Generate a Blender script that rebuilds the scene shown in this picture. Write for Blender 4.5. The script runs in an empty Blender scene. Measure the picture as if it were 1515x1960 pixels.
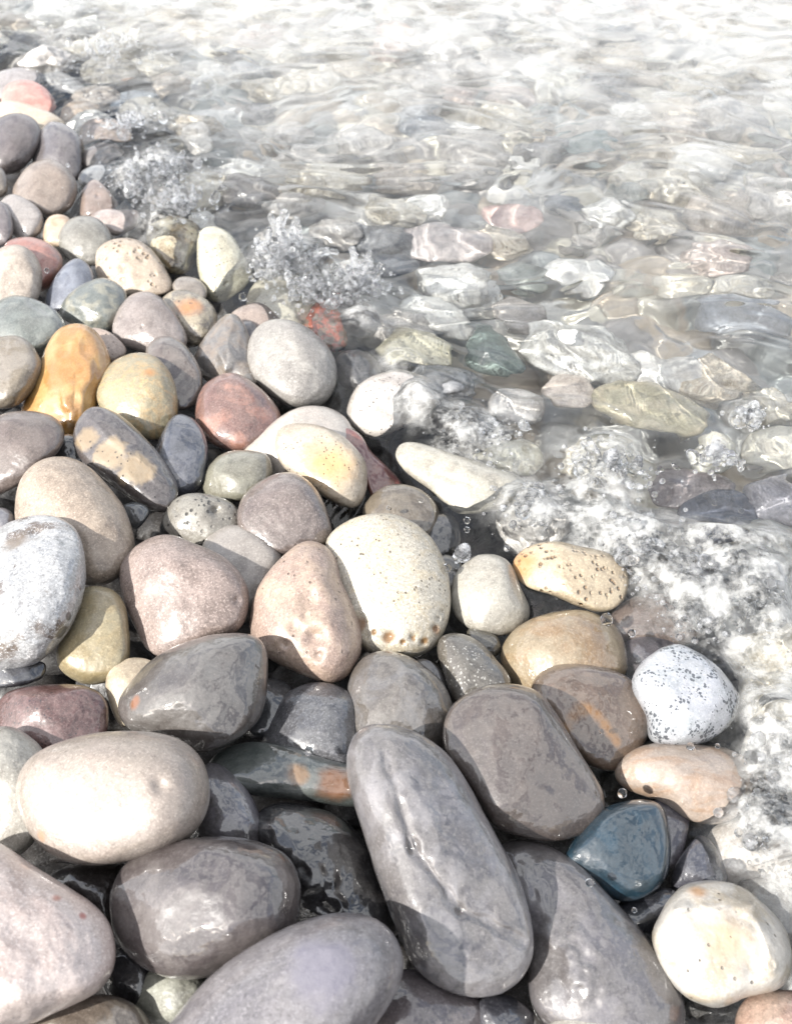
import bpy, math
import numpy as np
from mathutils import Vector

# ------------------------------------------------------------------ camera, sky, sun, exposure
scene = bpy.context.scene
COL = scene.collection
FPX = 1697.0                       # focal length in photograph pixels (1515 x 1960)
PITCH = math.radians(45)
CAM = np.array([0.0, 0.0, 0.52])
FWD = np.array([0.0, math.cos(PITCH), -math.sin(PITCH)])
UP = np.array([0.0, math.sin(PITCH), math.cos(PITCH)])
RIGHT = np.array([1.0, 0.0, 0.0])
cam_d = bpy.data.cameras.new("camera")
cam = bpy.data.objects.new("camera", cam_d)
COL.objects.link(cam)
cam.location = CAM
cam.rotation_euler = (math.pi / 2 - PITCH, 0, 0)
cam_d.sensor_fit = 'VERTICAL'
cam_d.sensor_height = 36.0
cam_d.lens = 36.0 * FPX / 1960.0
cam_d.clip_start = 0.02
cam_d.clip_end = 500.0
cam_d.dof.use_dof = True
cam_d.dof.focus_distance = 0.62
cam_d.dof.aperture_fstop = 11.0
scene.camera = cam

L = np.array([-0.68, -0.389, 0.60]); L /= np.linalg.norm(L)      # towards the sun
sun_el = math.asin(L[2]); sun_az = math.atan2(L[0], L[1])
world = bpy.data.worlds.new("World"); scene.world = world
world.use_nodes = True
wn = world.node_tree.nodes; wl = world.node_tree.links
sky = wn.new("ShaderNodeTexSky"); sky.sky_type = 'NISHITA'; sky.sun_disc = False
sky.sun_elevation = sun_el; sky.sun_rotation = sun_az
sky.altitude = 0; sky.air_density = 1.0; sky.dust_density = 5.0; sky.ozone_density = 1.0
hs = wn.new("ShaderNodeHueSaturation"); hs.inputs["Saturation"].default_value = 0.72      # a hazy, whitish sky
wl.new(sky.outputs[0], hs.inputs["Color"]); 
wtc = wn.new("ShaderNodeTexCoord"); wmp = wn.new("ShaderNodeMapping"); wmp.inputs["Scale"].default_value = (1.0, 1.0, 1.9)
wl.new(wtc.outputs["Generated"], wmp.inputs["Vector"])
wno = wn.new("ShaderNodeTexNoise"); wno.inputs["Scale"].default_value = 2.1; wno.inputs["Detail"].default_value = 7; wno.inputs["Roughness"].default_value = .58; wno.inputs["Distortion"].default_value = .4
wl.new(wmp.outputs[0], wno.inputs["Vector"])
wmr = wn.new("ShaderNodeMapRange"); wmr.interpolation_type = 'SMOOTHSTEP'; wmr.inputs[1].default_value = .45; wmr.inputs[2].default_value = .52
wl.new(wno.outputs["Fac"], wmr.inputs[0])
wmx = wn.new("ShaderNodeMix"); wmx.data_type = 'RGBA'; wmx.inputs[7].default_value = (5.6, 5.7, 5.9, 1)                  # unseen bright cloud, added to whiten reflections on water and wet stone
wl.new(wmr.outputs[0], wmx.inputs[0]); wl.new(hs.outputs[0], wmx.inputs[6]); wl.new(wmx.outputs[2], wn["Background"].inputs["Color"])
wn["Background"].inputs["Strength"].default_value = 0.14
sd = bpy.data.lights.new("sun", 'SUN'); sun = bpy.data.objects.new("sun", sd); COL.objects.link(sun)
sd.energy = 4.7; sd.angle = math.radians(0.9); sd.color = (1.0, 0.965, 0.91)
sun.rotation_euler = Vector(L).to_track_quat('Z', 'Y').to_euler()
sun.location = (-3, -1, 4)
vs = scene.view_settings
scene.display_settings.display_device = 'sRGB'
vs.view_transform = 'Standard'; vs.look = 'None'; vs.exposure = 1.15; vs.gamma = 1.0
cy = scene.cycles
cy.use_denoising = True
cy.max_bounces = 10; cy.transmission_bounces = 8; cy.glossy_bounces = 4; cy.diffuse_bounces = 3
cy.caustics_refractive = True; cy.caustics_reflective = False
cy.blur_glossy = 0.5
cy.sample_clamp_indirect = 6.0
try:
    sd.cycles.is_caustics_light = True
except Exception:
    pass

# ------------------------------------------------------------------ helpers
def lin(c):
    c = np.array(c[:3], float) / 255.0
    v = np.where(c <= 0.04045, c / 12.92, ((c + 0.055) / 1.055) ** 2.4)
    return (v + (v.mean() - v) * 0.04) * np.array([1.0, 1.0, 0.985])

def px_dir(px, py):
    """ray direction of photograph pixels, unit depth along the view axis"""
    px = np.asarray(px, float); py = np.asarray(py, float)
    return FWD + ((px - 757.5) / FPX)[..., None] * RIGHT + ((980.0 - py) / FPX)[..., None] * UP

_rs = np.random.RandomState(7)
_perm = _rs.permutation(512).astype(np.int64); _perm = np.concatenate([_perm, _perm, _perm])
_grad = _rs.normal(size=(512, 3)); _grad /= np.linalg.norm(_grad, axis=1)[:, None]

def perlin(P):
    P = np.asarray(P, float) + 1000.0
    i = np.floor(P).astype(np.int64); f = P - i; i &= 511
    u = f * f * f * (f * (f * 6 - 15) + 10)
    out = np.zeros(len(P))
    for dx in (0, 1):
        hx = _perm[i[:, 0] + dx]
        wx = u[:, 0] if dx else 1 - u[:, 0]
        for dy in (0, 1):
            hy = _perm[(hx + i[:, 1] + dy) & 511]
            wy = u[:, 1] if dy else 1 - u[:, 1]
            for dz in (0, 1):
                h = _perm[(hy + i[:, 2] + dz) & 511]
                wz = u[:, 2] if dz else 1 - u[:, 2]
                g = _grad[h]
                out += wx * wy * wz * (g[:, 0] * (f[:, 0] - dx) + g[:, 1] * (f[:, 1] - dy) + g[:, 2] * (f[:, 2] - dz))
    return out * 1.5

def sstep(a, b, x):
    t = np.clip((x - a) / (b - a), 0, 1)
    return t * t * (3 - 2 * t)

def np_mesh(name, V, F, smooth=True):
    me = bpy.data.meshes.new(name)
    n, k = F.shape
    me.vertices.add(len(V)); me.vertices.foreach_set("co", np.ascontiguousarray(V, dtype=np.float32).ravel())
    me.loops.add(n * k); me.loops.foreach_set("vertex_index", np.ascontiguousarray(F, dtype=np.int32).ravel())
    me.polygons.add(n)
    me.polygons.foreach_set("loop_start", np.arange(0, n * k, k, dtype=np.int32))
    me.polygons.foreach_set("loop_total", np.full(n, k, dtype=np.int32))
    me.update(calc_edges=True)
    if smooth:
        me.shade_smooth()
    return me

def ico(sub):
    t = (1 + 5 ** 0.5) / 2
    V = [(-1, t, 0), (1, t, 0), (-1, -t, 0), (1, -t, 0), (0, -1, t), (0, 1, t), (0, -1, -t), (0, 1, -t), (t, 0, -1), (t, 0, 1), (-t, 0, -1), (-t, 0, 1)]
    F = [(0, 11, 5), (0, 5, 1), (0, 1, 7), (0, 7, 10), (0, 10, 11), (1, 5, 9), (5, 11, 4), (11, 10, 2), (10, 7, 6), (7, 1, 8), (3, 9, 4), (3, 4, 2), (3, 2, 6), (3, 6, 8), (3, 8, 9), (4, 9, 5), (2, 4, 11), (6, 2, 10), (8, 6, 7), (9, 8, 1)]
    V = np.array(V, float); F = np.array(F)
    V /= np.linalg.norm(V, axis=1)[:, None]
    for _ in range(sub):
        n = len(V)
        E = np.sort(np.concatenate([F[:, [0, 1]], F[:, [1, 2]], F[:, [2, 0]]]), axis=1)
        U, inv = np.unique(E[:, 0].astype(np.int64) * n + E[:, 1], return_inverse=True)
        M = V[U // n] + V[U % n]; M /= np.linalg.norm(M, axis=1)[:, None]
        m = len(F); a, b, c = n + inv[:m], n + inv[m:2 * m], n + inv[2 * m:]
        V = np.concatenate([V, M])
        F = np.concatenate([np.stack([F[:, 0], a, c], 1), np.stack([F[:, 1], b, a], 1), np.stack([F[:, 2], c, b], 1), np.stack([a, b, c], 1)])
    return V, F
ICO = {k: ico(k) for k in (1, 2, 3, 4, 5, 6)}

# ------------------------------------------------------------------ the lie of the beach
SHORE_PX = [(-500, -60), (60, 120), (190, 240), (270, 400), (470, 520), (660, 690), (790, 800), (890, 900), (925, 1000), (985, 1060), (1190, 1130), (1250, 1240), (1400, 1400), (1430, 1600), (1560, 1800), (1800, 2100)]
def on_level(px, py, z):
    d = px_dir(px, py)
    return CAM + d * ((z - CAM[2]) / d[..., 2])[..., None]
_sp = on_level(np.array([p[0] for p in SHORE_PX], float), np.array([p[1] for p in SHORE_PX], float), 0.0)[:, :2]
_sp = np.concatenate([[_sp[0] + (_sp[0] - _sp[1]) / np.linalg.norm(_sp[0] - _sp[1]) * 60], _sp, [_sp[-1] + (_sp[-1] - _sp[-2]) / np.linalg.norm(_sp[-1] - _sp[-2]) * 60]])
def seaward(X, Y):
    """signed distance to the shoreline, positive on the water side"""
    P = np.stack([np.ravel(X), np.ravel(Y)], 1)
    best = np.full(len(P), 1e9); sgn = np.ones(len(P))
    for a, b in zip(_sp[:-1], _sp[1:]):
        ab = b - a; t = np.clip(((P - a) @ ab) / (ab @ ab), 0, 1)
        q = P - (a + t[:, None] * ab); d = np.hypot(q[:, 0], q[:, 1])
        s = np.sign(ab[0] * (P[:, 1] - a[1]) - ab[1] * (P[:, 0] - a[0]))
        m = d < best - 1e-9; best[m] = d[m]; sgn[m] = s[m]
    return (best * sgn).reshape(np.shape(X))
def heap(s):
    """height of the middle of the top layer of stones"""
    s = np.asarray(s, float)
    up = 0.10 * (-s) / (1 + np.abs(s) * 0.5)
    dn = -0.16 * s / (1 + np.abs(s) * 0.35)
    return -0.018 + np.where(s < 0, up, dn)
def heap_xy(x, y):
    return float(heap(seaward(np.array([x]), np.array([y])))[0])
def hit_heap(px, py):
    """point of the stone layer seen at a photograph pixel"""
    z = 0.0
    for _ in range(14):
        p = on_level(np.array(float(px)), np.array(float(py)), z)
        z = 0.5 * z + 0.5 * heap_xy(p[0], p[1])
    return on_level(np.array(float(px)), np.array(float(py)), z)

# ------------------------------------------------------------------ materials
class NT:
    def __init__(self, name):
        self.m = bpy.data.materials.new(name); self.m.use_nodes = True
        self.t = self.m.node_tree; self.N = self.t.nodes; self.Lk = self.t.links
        self.b = self.N["Principled BSDF"]
    def n(self, typ, **kw):
        x = self.N.new(typ)
        for k, v in kw.items():
            if k in x.inputs.keys() if isinstance(k, str) and k in x.inputs else False:
                x.inputs[k].default_value = v
            else:
                setattr(x, k, v)
        return x
    def l(self, a, b): self.Lk.new(a, b)
    def noise(self, co, scale, detail=4, rough=0.55, dist=0.0):
        x = self.N.new("ShaderNodeTexNoise"); x.inputs["Scale"].default_value = scale
        x.inputs["Detail"].default_value = detail; x.inputs["Roughness"].default_value = rough
        x.inputs["Distortion"].default_value = dist
        self.l(co, x.inputs["Vector"]); return x.outputs["Fac"]
    def ramp(self, fac, lo, hi, a=0.0, b=1.0):
        x = self.N.new("ShaderNodeMapRange"); x.interpolation_type = 'SMOOTHSTEP'
        x.inputs[1].default_value = lo; x.inputs[2].default_value = hi; x.inputs[3].default_value = a; x.inputs[4].default_value = b
        self.l(fac, x.inputs[0]); return x.outputs[0]
    def math(self, op, a, b=None):
        x = self.N.new("ShaderNodeMath"); x.operation = op
        for i, v in enumerate((a, b)):
            if v is None: continue
            if isinstance(v, (int, float)): x.inputs[i].default_value = v
            else: self.l(v, x.inputs[i])
        return x.outputs[0]
    def mix(self, fac, a, b, mode='MIX'):
        x = self.N.new("ShaderNodeMix"); x.data_type = 'RGBA'; x.blend_type = mode
        for i, v in ((0, fac), (6, a), (7, b)):
            if isinstance(v, (int, float)): x.inputs[i].default_value = v
            elif isinstance(v, (tuple, list, np.ndarray)): x.inputs[i].default_value = (*v[:3], 1)
            else: self.l(v, x.inputs[i])
        return x.outputs[2]
    def bump(self, h, strength, dist, prev=None):
        x = self.N.new("ShaderNodeBump"); x.inputs["Strength"].default_value = strength; x.inputs["Distance"].default_value = dist
        self.l(h, x.inputs["Height"])
        if prev is not None: self.l(prev, x.inputs["Normal"])
        return x.outputs["Normal"]

KALB = 0.56
def stone_mat(name, c1, c2=None, seed=0.0, wet=0.6, grain=0.5, mot=40.0, mlo=0.42, mhi=0.62, speck=None, vein=None, pits=0.0, patch=None, stretch=(1, 1, 1), rot=(0, 0, 0), rough=0.5, pitcol=None, pitscale=170.0, bumpy=1.0, spots=(), kalb=None):
    """wet or dry sea stone. speck=(rgb, scale, size), vein=(rgb, scale, width), patch=(rgb, (x,y,z) m, radius m, soft)"""
    t = NT(name)
    b = t.b
    KALB = kalb if kalb is not None else 0.56 * (1 - 0.38 * min(1.0, max(0.0, (wet - 0.4) / 0.5)))   # wet stone is darker
    tc = t.N.new("ShaderNodeTexCoord")
    mp = t.N.new("ShaderNodeMapping"); t.l(tc.outputs["Object"], mp.inputs["Vector"])
    mp.inputs["Location"].default_value = (seed * 1.37, seed * 0.71, -seed * 0.93)
    co = mp.outputs["Vector"]
    st = t.N.new("ShaderNodeMapping"); t.l(co, st.inputs["Vector"])
    st.inputs["Scale"].default_value = stretch; st.inputs["Rotation"].default_value = rot
    cs = st.outputs["Vector"]
    A = lin(c1); A = A * KALB * (1 - (0.26 * A.mean() if kalb is None else 0))
    if kalb is not None and kalb > .8:          # sea stones painted greyer and paler: high albedo makes up for lost light
        A = A + (A.mean() - A) * .32
        if c2 is not None:
            c2 = np.clip(np.array(c2, float) * .68 + np.mean(c2) * .32, 0, 255)
    B = lin(c2) * KALB if c2 is not None else A * np.array([0.74, 0.72, 0.71])
    f = t.ramp(t.noise(cs, mot, 5, 0.62, 0.6), mlo, mhi)
    col = t.mix(f, A, B)
    # cloudy mid-scale tone and crystalline grain
    mid = t.noise(cs, mot * 4.5, 5, 0.7)
    col = t.mix(t.ramp(mid, 0.30, 0.72, 0.0, 0.8 * grain), col, t.mix(1.0, col, (0.62, 0.61, 0.60), 'MULTIPLY'))
    gr = t.noise(co, 640.0, 3, 0.75)
    col = t.mix(t.ramp(gr, 0.48, 0.72, 0.0, 0.9 * grain), col, t.mix(0.0, np.clip(A * 1.55 + 0.06, 0, 0.85), A))
    gd = t.noise(co, 430.0, 3, 0.75)
    col = t.mix(t.ramp(gd, 0.50, 0.70, 0.0, 0.8 * grain), col, t.mix(1.0, col, (0.45, 0.43, 0.42), 'MULTIPLY'))
    pat = t.ramp(t.noise(cs, mot * 1.9, 7, 0.74, 0.9), 0.52, 0.66, 0.0, 0.26 * min(grain, 1.0) * (1.0 if wet < .85 else .4))
    col = t.mix(pat, col, t.mix(0.55, B, np.clip(A * 1.5 + 0.03, 0, 0.8)))
    if vein:
        vc, vscale, vw = vein
        wv = t.noise(cs, vscale, 4, 0.6, 1.2)
        d = t.math('ABSOLUTE', t.math('SUBTRACT', wv, 0.5))
        col = t.mix(t.math('MULTIPLY', t.ramp(d, 0.0, vw * 1.6, 0.7, 0.0), t.ramp(t.noise(co, vscale * 2.2, 3), 0.42, 0.62)), col, lin(vc) * KALB)
    hgt = None
    for (pc, loc, rad, soft) in spots:
        d = t.N.new("ShaderNodeVectorMath"); d.operation = 'DISTANCE'
        wob = t.N.new("ShaderNodeVectorMath"); wob.operation = 'ADD'
        nz = t.N.new("ShaderNodeTexNoise"); nz.inputs["Scale"].default_value = 90.0; nz.inputs["Detail"].default_value = 4
        t.l(co, nz.inputs["Vector"])
        sc_ = t.N.new("ShaderNodeVectorMath"); sc_.operation = 'SCALE'; sc_.inputs["Scale"].default_value = rad * 1.2
        t.l(nz.outputs["Color"], sc_.inputs[0]); t.l(tc.outputs["Object"], wob.inputs[0]); t.l(sc_.outputs[0], wob.inputs[1])
        t.l(wob.outputs[0], d.inputs[0]); d.inputs[1].default_value = tuple(np.array(loc) + rad * 0.6)
        col = t.mix(t.ramp(d.outputs["Value"], rad * (1 - soft), rad * (1 + soft), 0.86, 0.0), col, lin(pc) * KALB)
    if speck:
        sc, ss, sz = speck
        vo = t.N.new("ShaderNodeTexVoronoi"); vo.inputs["Scale"].default_value = ss; vo.inputs["Randomness"].default_value = 1.0
        wc = t.N.new("ShaderNodeVectorMath"); wc.operation = 'ADD'
        nz = t.N.new("ShaderNodeTexNoise"); nz.inputs["Scale"].default_value = ss * 1.5; t.l(co, nz.inputs["Vector"])
        s2 = t.N.new("ShaderNodeVectorMath"); s2.operation = 'SCALE'; s2.inputs["Scale"].default_value = 0.9 / ss
        t.l(nz.outputs["Color"], s2.inputs[0]); t.l(cs, wc.inputs[0]); t.l(s2.outputs[0], wc.inputs[1])
        t.l(wc.outputs[0], vo.inputs["Vector"])
        gate = t.ramp(t.noise(cs, ss * 0.16, 2), 0.42, 0.6, 0.25, 1.0)
        thr = t.math('MULTIPLY', gate, sz)
        m = t.math('LESS_THAN', vo.outputs["Distance"], thr)
        col = t.mix(t.math('MULTIPLY', m, 0.85), col, lin(sc) * KALB)
    if pits > 0:
        vo = t.N.new("ShaderNodeTexVoronoi"); vo.inputs["Scale"].default_value = pitscale; vo.inputs["Randomness"].default_value = 1.0
        t.l(co, vo.inputs["Vector"])
        gate = t.ramp(t.noise(co, pitscale * 0.25, 2), 0.46, 0.62, 0.0, 1.0)
        pm = t.ramp(vo.outputs["Distance"], 0.10, 0.42 * pits + 0.12, 1.0, 0.0)
        pm = t.math('MULTIPLY', pm, gate)
        pc = lin(pitcol) * KALB if pitcol is not None else A * np.array([0.30, 0.24, 0.18])
        col = t.mix(t.math('MULTIPLY', pm, 0.8), col, pc)
        hgt = pm
    t.l(col, b.inputs["Base Color"])
    nb = t.bump(gr, 0.22 * bumpy * (1.1 - 0.7 * wet), 0.0006)
    nb = t.bump(mid, 0.30 * bumpy, 0.0016, nb)
    if hgt is not None:
        nb = t.bump(t.math('MULTIPLY', hgt, -1.0), 0.9, 0.0035, nb)
    t.l(nb, b.inputs["Normal"])
    rn = t.noise(co, 60.0, 3, 0.6)
    t.l(t.ramp(rn, 0.3, 0.7, max(rough - 0.12, 0.15), rough + 0.12), b.inputs["Roughness"])
    b.inputs["IOR"].default_value = 1.45
    b.inputs["Coat Weight"].default_value = min(1.0, 0.25 + wet)
    cn = t.bump(t.noise(co, 75.0, 3, 0.55), 0.17 * bumpy, 0.0022)
    t.l(cn, b.inputs["Coat Normal"])
    t.l(t.ramp(t.noise(co, 70.0, 4, 0.65), 0.38, 0.66, 0.015 + 0.16 * (1 - wet), 0.09 + 0.38 * (1 - wet)), b.inputs["Coat Roughness"])
    b.inputs["Coat IOR"].default_value = 1.40 + 0.38 * wet
    return t.m

# ------------------------------------------------------------------ stones
def outline_radius(poly):
    """centre and periodic smooth radius function of a star-shaped outline"""
    P = np.array(poly, float)
    x, y = P[:, 0], P[:, 1]; x2, y2 = np.roll(x, -1), np.roll(y, -1)
    cr = x * y2 - x2 * y; A = cr.sum() / 2
    c = np.array([((x + x2) * cr).sum(), ((y + y2) * cr).sum()]) / (6 * A)
    # closed Catmull-Rom through the points
    pts = []
    n = len(P)
    for i in range(n):
        p0, p1, p2, p3 = P[i - 1], P[i], P[(i + 1) % n], P[(i + 2) % n]
        for t in np.linspace(0, 1, 16, endpoint=False):
            pts.append(0.5 * ((2 * p1) + (-p0 + p2) * t + (2 * p0 - 5 * p1 + 4 * p2 - p3) * t * t + (-p0 + 3 * p1 - 3 * p2 + p3) * t ** 3))
    Q = np.array(pts) - c
    th = np.arctan2(-Q[:, 1], Q[:, 0]); r = np.hypot(Q[:, 0], Q[:, 1])
    o = np.argsort(th); th, r = th[o], r[o]
    g = np.linspace(-math.pi, math.pi, 361)[:-1]
    R = np.interp(g, np.concatenate([th - 2 * math.pi, th, th + 2 * math.pi]), np.tile(r, 3))
    k = np.exp(-0.5 * (np.arange(-12, 13) / 4.0) ** 2); k /= k.sum()
    Rs = np.convolve(np.concatenate([R[-12:], R, R[:12]]), k, 'valid')
    return c, g, Rs, abs(A)

def stone(label, rgb, poly, lift=0.0, thick=0.82, group="rounded pebbles heaped on the shore", tilt=0.55, side=0.0, p=2.4, facets=4, lump=0.042, dents=(), ridges=(), sub=None, name="pebble", cat="pebble", spots=(), **mat):
    """one stone whose outline, from the photograph, is carried to its own place, real size and thickness on the heap"""
    c, g, R, area = outline_radius(poly)
    seed = (c[0] * 0.0131 + c[1] * 0.0077) % 50.0
    rs = np.random.RandomState(int(c[0] * 7 + c[1] * 13 + 20000) % 100000)
    C0 = hit_heap(c[0], c[1])
    D0 = float((C0 - CAM) @ FWD)
    mpp = D0 / FPX                                 # metres per photograph pixel here
    rmean = math.sqrt(area / math.pi)
    Dc = D0 - lift * rmean * mpp
    mpp = Dc / FPX
    if sub is None:
        sub = 6 if rmean > 62 else 5
    S, F = ICO[sub]
    th = np.arctan2(S[:, 1], S[:, 0]); rho = np.hypot(S[:, 0], S[:, 1])
    Rt = np.interp(th, np.append(g, math.pi), np.append(R, R[0]))
    minor = np.percentile(R, 15)
    T = thick * (0.75 * minor + 0.25 * rmean)
    zz = np.sign(S[:, 2]) * np.clip(1 - np.clip(rho, 0, 1) ** p, 0, 1) ** 0.5
    # blend radius towards a round one near the middle so no cone forms
    N = np.stack([np.cos(th) * rho * Rt, np.sin(th) * rho * Rt, zz * T], 1)    # pixels
    sc = np.array([rmean, rmean, T])
    for k in range(facets):
        n = rs.normal(size=3); n[2] = abs(n[2]) * 0.8 + 0.45; n /= np.linalg.norm(n)
        q = N / sc
        lim = rs.uniform(0.62, 0.82)
        d = q @ n
        ex = np.logaddexp(0, (d - lim) / 0.05) * 0.05
        N = N - (ex * 0.72)[:, None] * n * sc * np.array([0.35, 0.35, 1.0])
    for (dx, dy, dr, dd) in dents:                 # hollows: pixel x, y, radius, depth in pixels
        w = np.exp(-(((N[:, 0] + c[0] - dx) ** 2 + (c[1] - N[:, 1] - dy) ** 2) / dr ** 2)) * (S[:, 2] > 0)
        N[:, 2] -= w * dd
    for (x0, y0, x1, y1, w_, h_) in ridges:       # ridge (h>0) or groove (h<0) along a pixel segment
        X = N[:, 0] + c[0]; Y = c[1] - N[:, 1]
        ab = np.array([x1 - x0, y1 - y0], float); tt = np.clip(((X - x0) * ab[0] + (Y - y0) * ab[1]) / (ab @ ab), 0, 1)
        wob = perlin(np.stack([X * 0.03, Y * 0.03, np.full(len(X), seed)], 1)) * w_ * 1.2
        d = np.hypot(X - x0 - tt * ab[0], Y - y0 - tt * ab[1]) + wob
        N[:, 2] += h_ * np.exp(-(d / w_) ** 2) * (S[:, 2] > -0.1)
    nd = S / 1.0
    base = N / rmean
    q = base + seed
    n1 = perlin(q * 1.3 + 11) * lump + perlin(q * 3.1 + 5) * lump * 0.42 + perlin(q * 8.0) * lump * 0.14 + perlin(q * 19.0) * lump * 0.05
    N = N + nd * (n1 * rmean)[:, None] * np.array([0.45, 0.45, 1.0])
    # a stone lying on the heap leans back from the lens: shear along the line of sight keeps its outline
    b = (N[:, 2] - tilt * N[:, 1] * 0.9 + side * N[:, 0]) * mpp
    D = Dc - b
    W = CAM + px_dir(c[0] + N[:, 0], c[1] - N[:, 1]) * D[:, None]
    O = CAM + px_dir(c[0], c[1]) * Dc
    me = np_mesh(name, W - O, F)
    o = bpy.data.objects.new(name, me); o.location = O
    COL.objects.link(o)
    sp = []
    for (pc, sx, sy, sr, soft) in spots:           # coloured marks at a pixel of the visible face
        i = np.argmin((c[0] + N[:, 0] - sx) ** 2 + (c[1] - N[:, 1] - sy) ** 2 + np.where(S[:, 2] > 0, 0, 1e9))
        sp.append((pc, W[i] - O, sr * mpp, soft))
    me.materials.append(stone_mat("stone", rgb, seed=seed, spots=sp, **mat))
    o["label"] = label; o["category"] = cat; o["group"] = group
    try: o.cycles.is_caustics_receiver = True
    except Exception: pass
    PLACED.append((O[0], O[1], rmean * mpp))
    return o
PLACED = []
# ------------------------------------------------------------------ the stones of the beach, far to near
G = "rounded pebbles heaped on the shore"
GW = "stones washed by the breaking edge of the water"
ORANGE = (205, 130, 60)
S = stone
S("small grey stone behind the salmon pink one", (190, 184, 184), [(-20,150),(10,133),(45,130),(75,140),(85,160),(70,185),(20,190),(-20,185)], wet=.5)
S("salmon pink rounded stone in front of the far grey one", (226, 158, 145), [(0,200),(0,175),(15,160),(50,153),(85,165),(108,190),(115,215),(80,225),(30,220)], wet=.5, c2=(232,178,165), lift=.2)
S("smooth white elongated stone beside the salmon pink one", (226, 224, 222), [(82,150),(100,138),(125,145),(150,165),(172,195),(162,212),(125,200),(95,172)], wet=.4)
S("wide cream stone under the salmon pink one", (236, 224, 204), [(-20,205),(20,193),(70,205),(110,222),(135,250),(100,275),(20,265),(-20,245)], wet=.4, c2=(220,200,175))
S("round cream white stone with a rusty spot in the far froth", (238, 230, 214), [(155,168),(165,135),(200,118),(245,125),(270,150),(268,180),(240,200),(195,198),(165,188)], group=GW, kalb=.46, wet=.9, pits=.3, spots=[(ORANGE,250,178,13,.4)], lift=.3, lump=.06)
S("bright white lumpy stone at the far edge of the water", (242, 238, 228), [(235,225),(255,200),(290,192),(325,210),(345,245),(338,275),(300,285),(260,265),(240,248)], group=GW, kalb=.46, wet=.8, pits=.2, lift=.3, lump=.06)
S("small peach stone behind the brownish pink one", (232, 210, 188), [(118,228),(135,205),(165,200),(195,215),(192,238),(150,248),(122,244)], wet=.5)
S("brownish pink stone with a pale band by the far froth", (196, 172, 160), [(155,268),(160,240),(185,228),(215,235),(245,258),(255,282),(235,292),(200,285),(165,284)], c2=(222,200,180), wet=.6, lift=.25)
S("dark grey upright stone at the far end of the heap", (116, 106, 106), [(-32,270),(-10,230),(25,217),(60,222),(79,245),(73,282),(50,318),(20,338),(-15,332),(-35,300)], wet=.5, lift=.3)
S("grey egg stone with a bluish sheen next to the dark upright one", (134, 126, 128), [(62,292),(70,255),(95,233),(130,240),(153,262),(158,297),(152,342),(120,348),(85,328),(64,312)], wet=.8, lift=.2)
S("warm grey round stone in front of two darker ones", (168, 152, 140), [(22,365),(35,338),(62,313),(95,304),(125,318),(145,345),(148,375),(133,402),(95,416),(55,402),(30,388)], wet=.5, lift=.35)
S("dark stone with a pale rim half in the far splash", (112, 102, 100), [(155,308),(165,285),(195,278),(230,290),(243,312),(215,333),(175,328)], wet=.8, c2=(150,140,134))
S("smoky blue grey stone at the edge of the far splash", (150, 152, 154), [(150,345),(160,325),(190,315),(218,324),(228,346),(200,362),(165,362)], group=GW, kalb=.54, wet=1)
S("pinkish brown pointed stone with a small hole by the far splash", (180, 158, 146), [(153,403),(158,362),(178,340),(200,355),(222,380),(238,405),(190,418),(160,418)], wet=.7, dents=[(187,375,5,5)])
S("brown grey stone edge beside the warm grey round one", (140, 130, 120), [(-30,345),(-10,318),(8,325),(15,350),(10,375),(-20,382)], wet=.5)
S("light grey egg stone next to the purple grey one", (194, 186, 182), [(-5,388),(15,372),(45,378),(75,400),(86,427),(80,450),(50,460),(20,445),(0,418)], wet=.5, lift=.1)
S("purple grey stone resting on the light grey egg stone", (140, 128, 130), [(-30,420),(-20,385),(5,383),(22,405),(27,432),(20,462),(-10,472),(-30,450)], wet=.7, lift=.4)
S("small orange tan stone behind the greenish grey round one", (224, 190, 158), [(83,448),(90,420),(108,410),(132,416),(140,440),(130,472),(100,470),(86,462)], wet=.5, c2=(235,215,190))
S("greenish grey round stone between the tan and the pitted one", (166, 163, 154), [(110,458),(122,430),(152,413),(190,420),(213,450),(214,482),(190,508),(150,505),(120,482)], wet=.5, lift=.2)
S("pinkish grey stone under clear water by the heap", (192, 176, 168), [(165,422),(190,402),(230,402),(268,415),(275,440),(235,452),(190,442)], group=GW, kalb=.54, wet=.9)
S("brick pink stone behind the smooth cream one", (196, 134, 118), [(8,470),(25,455),(60,453),(95,466),(118,490),(121,518),(107,548),(80,562),(45,545),(15,500)], wet=.6, c2=(160,128,120), mlo=.45, mhi=.7)
S("smooth cream stone lying over the brick pink one", (216, 202, 188), [(-30,520),(-10,482),(30,468),(60,480),(80,510),(83,545),(74,578),(30,592),(-20,582)], wet=.35, lift=.35)
S("slim slate blue stone between the pink and the pitted one", (122, 127, 142), [(85,580),(100,540),(125,507),(150,494),(173,507),(181,532),(165,562),(130,592),(100,598)], wet=.5, c2=(150,155,168))
S("green grey mottled stone with a sharp edge", (128, 134, 130), [(112,602),(130,565),(165,540),(200,532),(236,547),(247,572),(236,607),(205,637),(165,630),(130,617)], wet=.6, c2=(175,172,155), mot=60, lift=.2, ridges=[(140,575,205,610,14,6)])
S("sage grey stone with a dark hollow on top", (150, 156, 150), [(-30,602),(0,570),(40,565),(85,580),(120,610),(127,637),(100,665),(75,685),(20,690),(-30,662)], wet=.7, dents=[(75,590,14,7),(62,640,20,4)], ridges=[(60,575,90,598,8,-7)])
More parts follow.
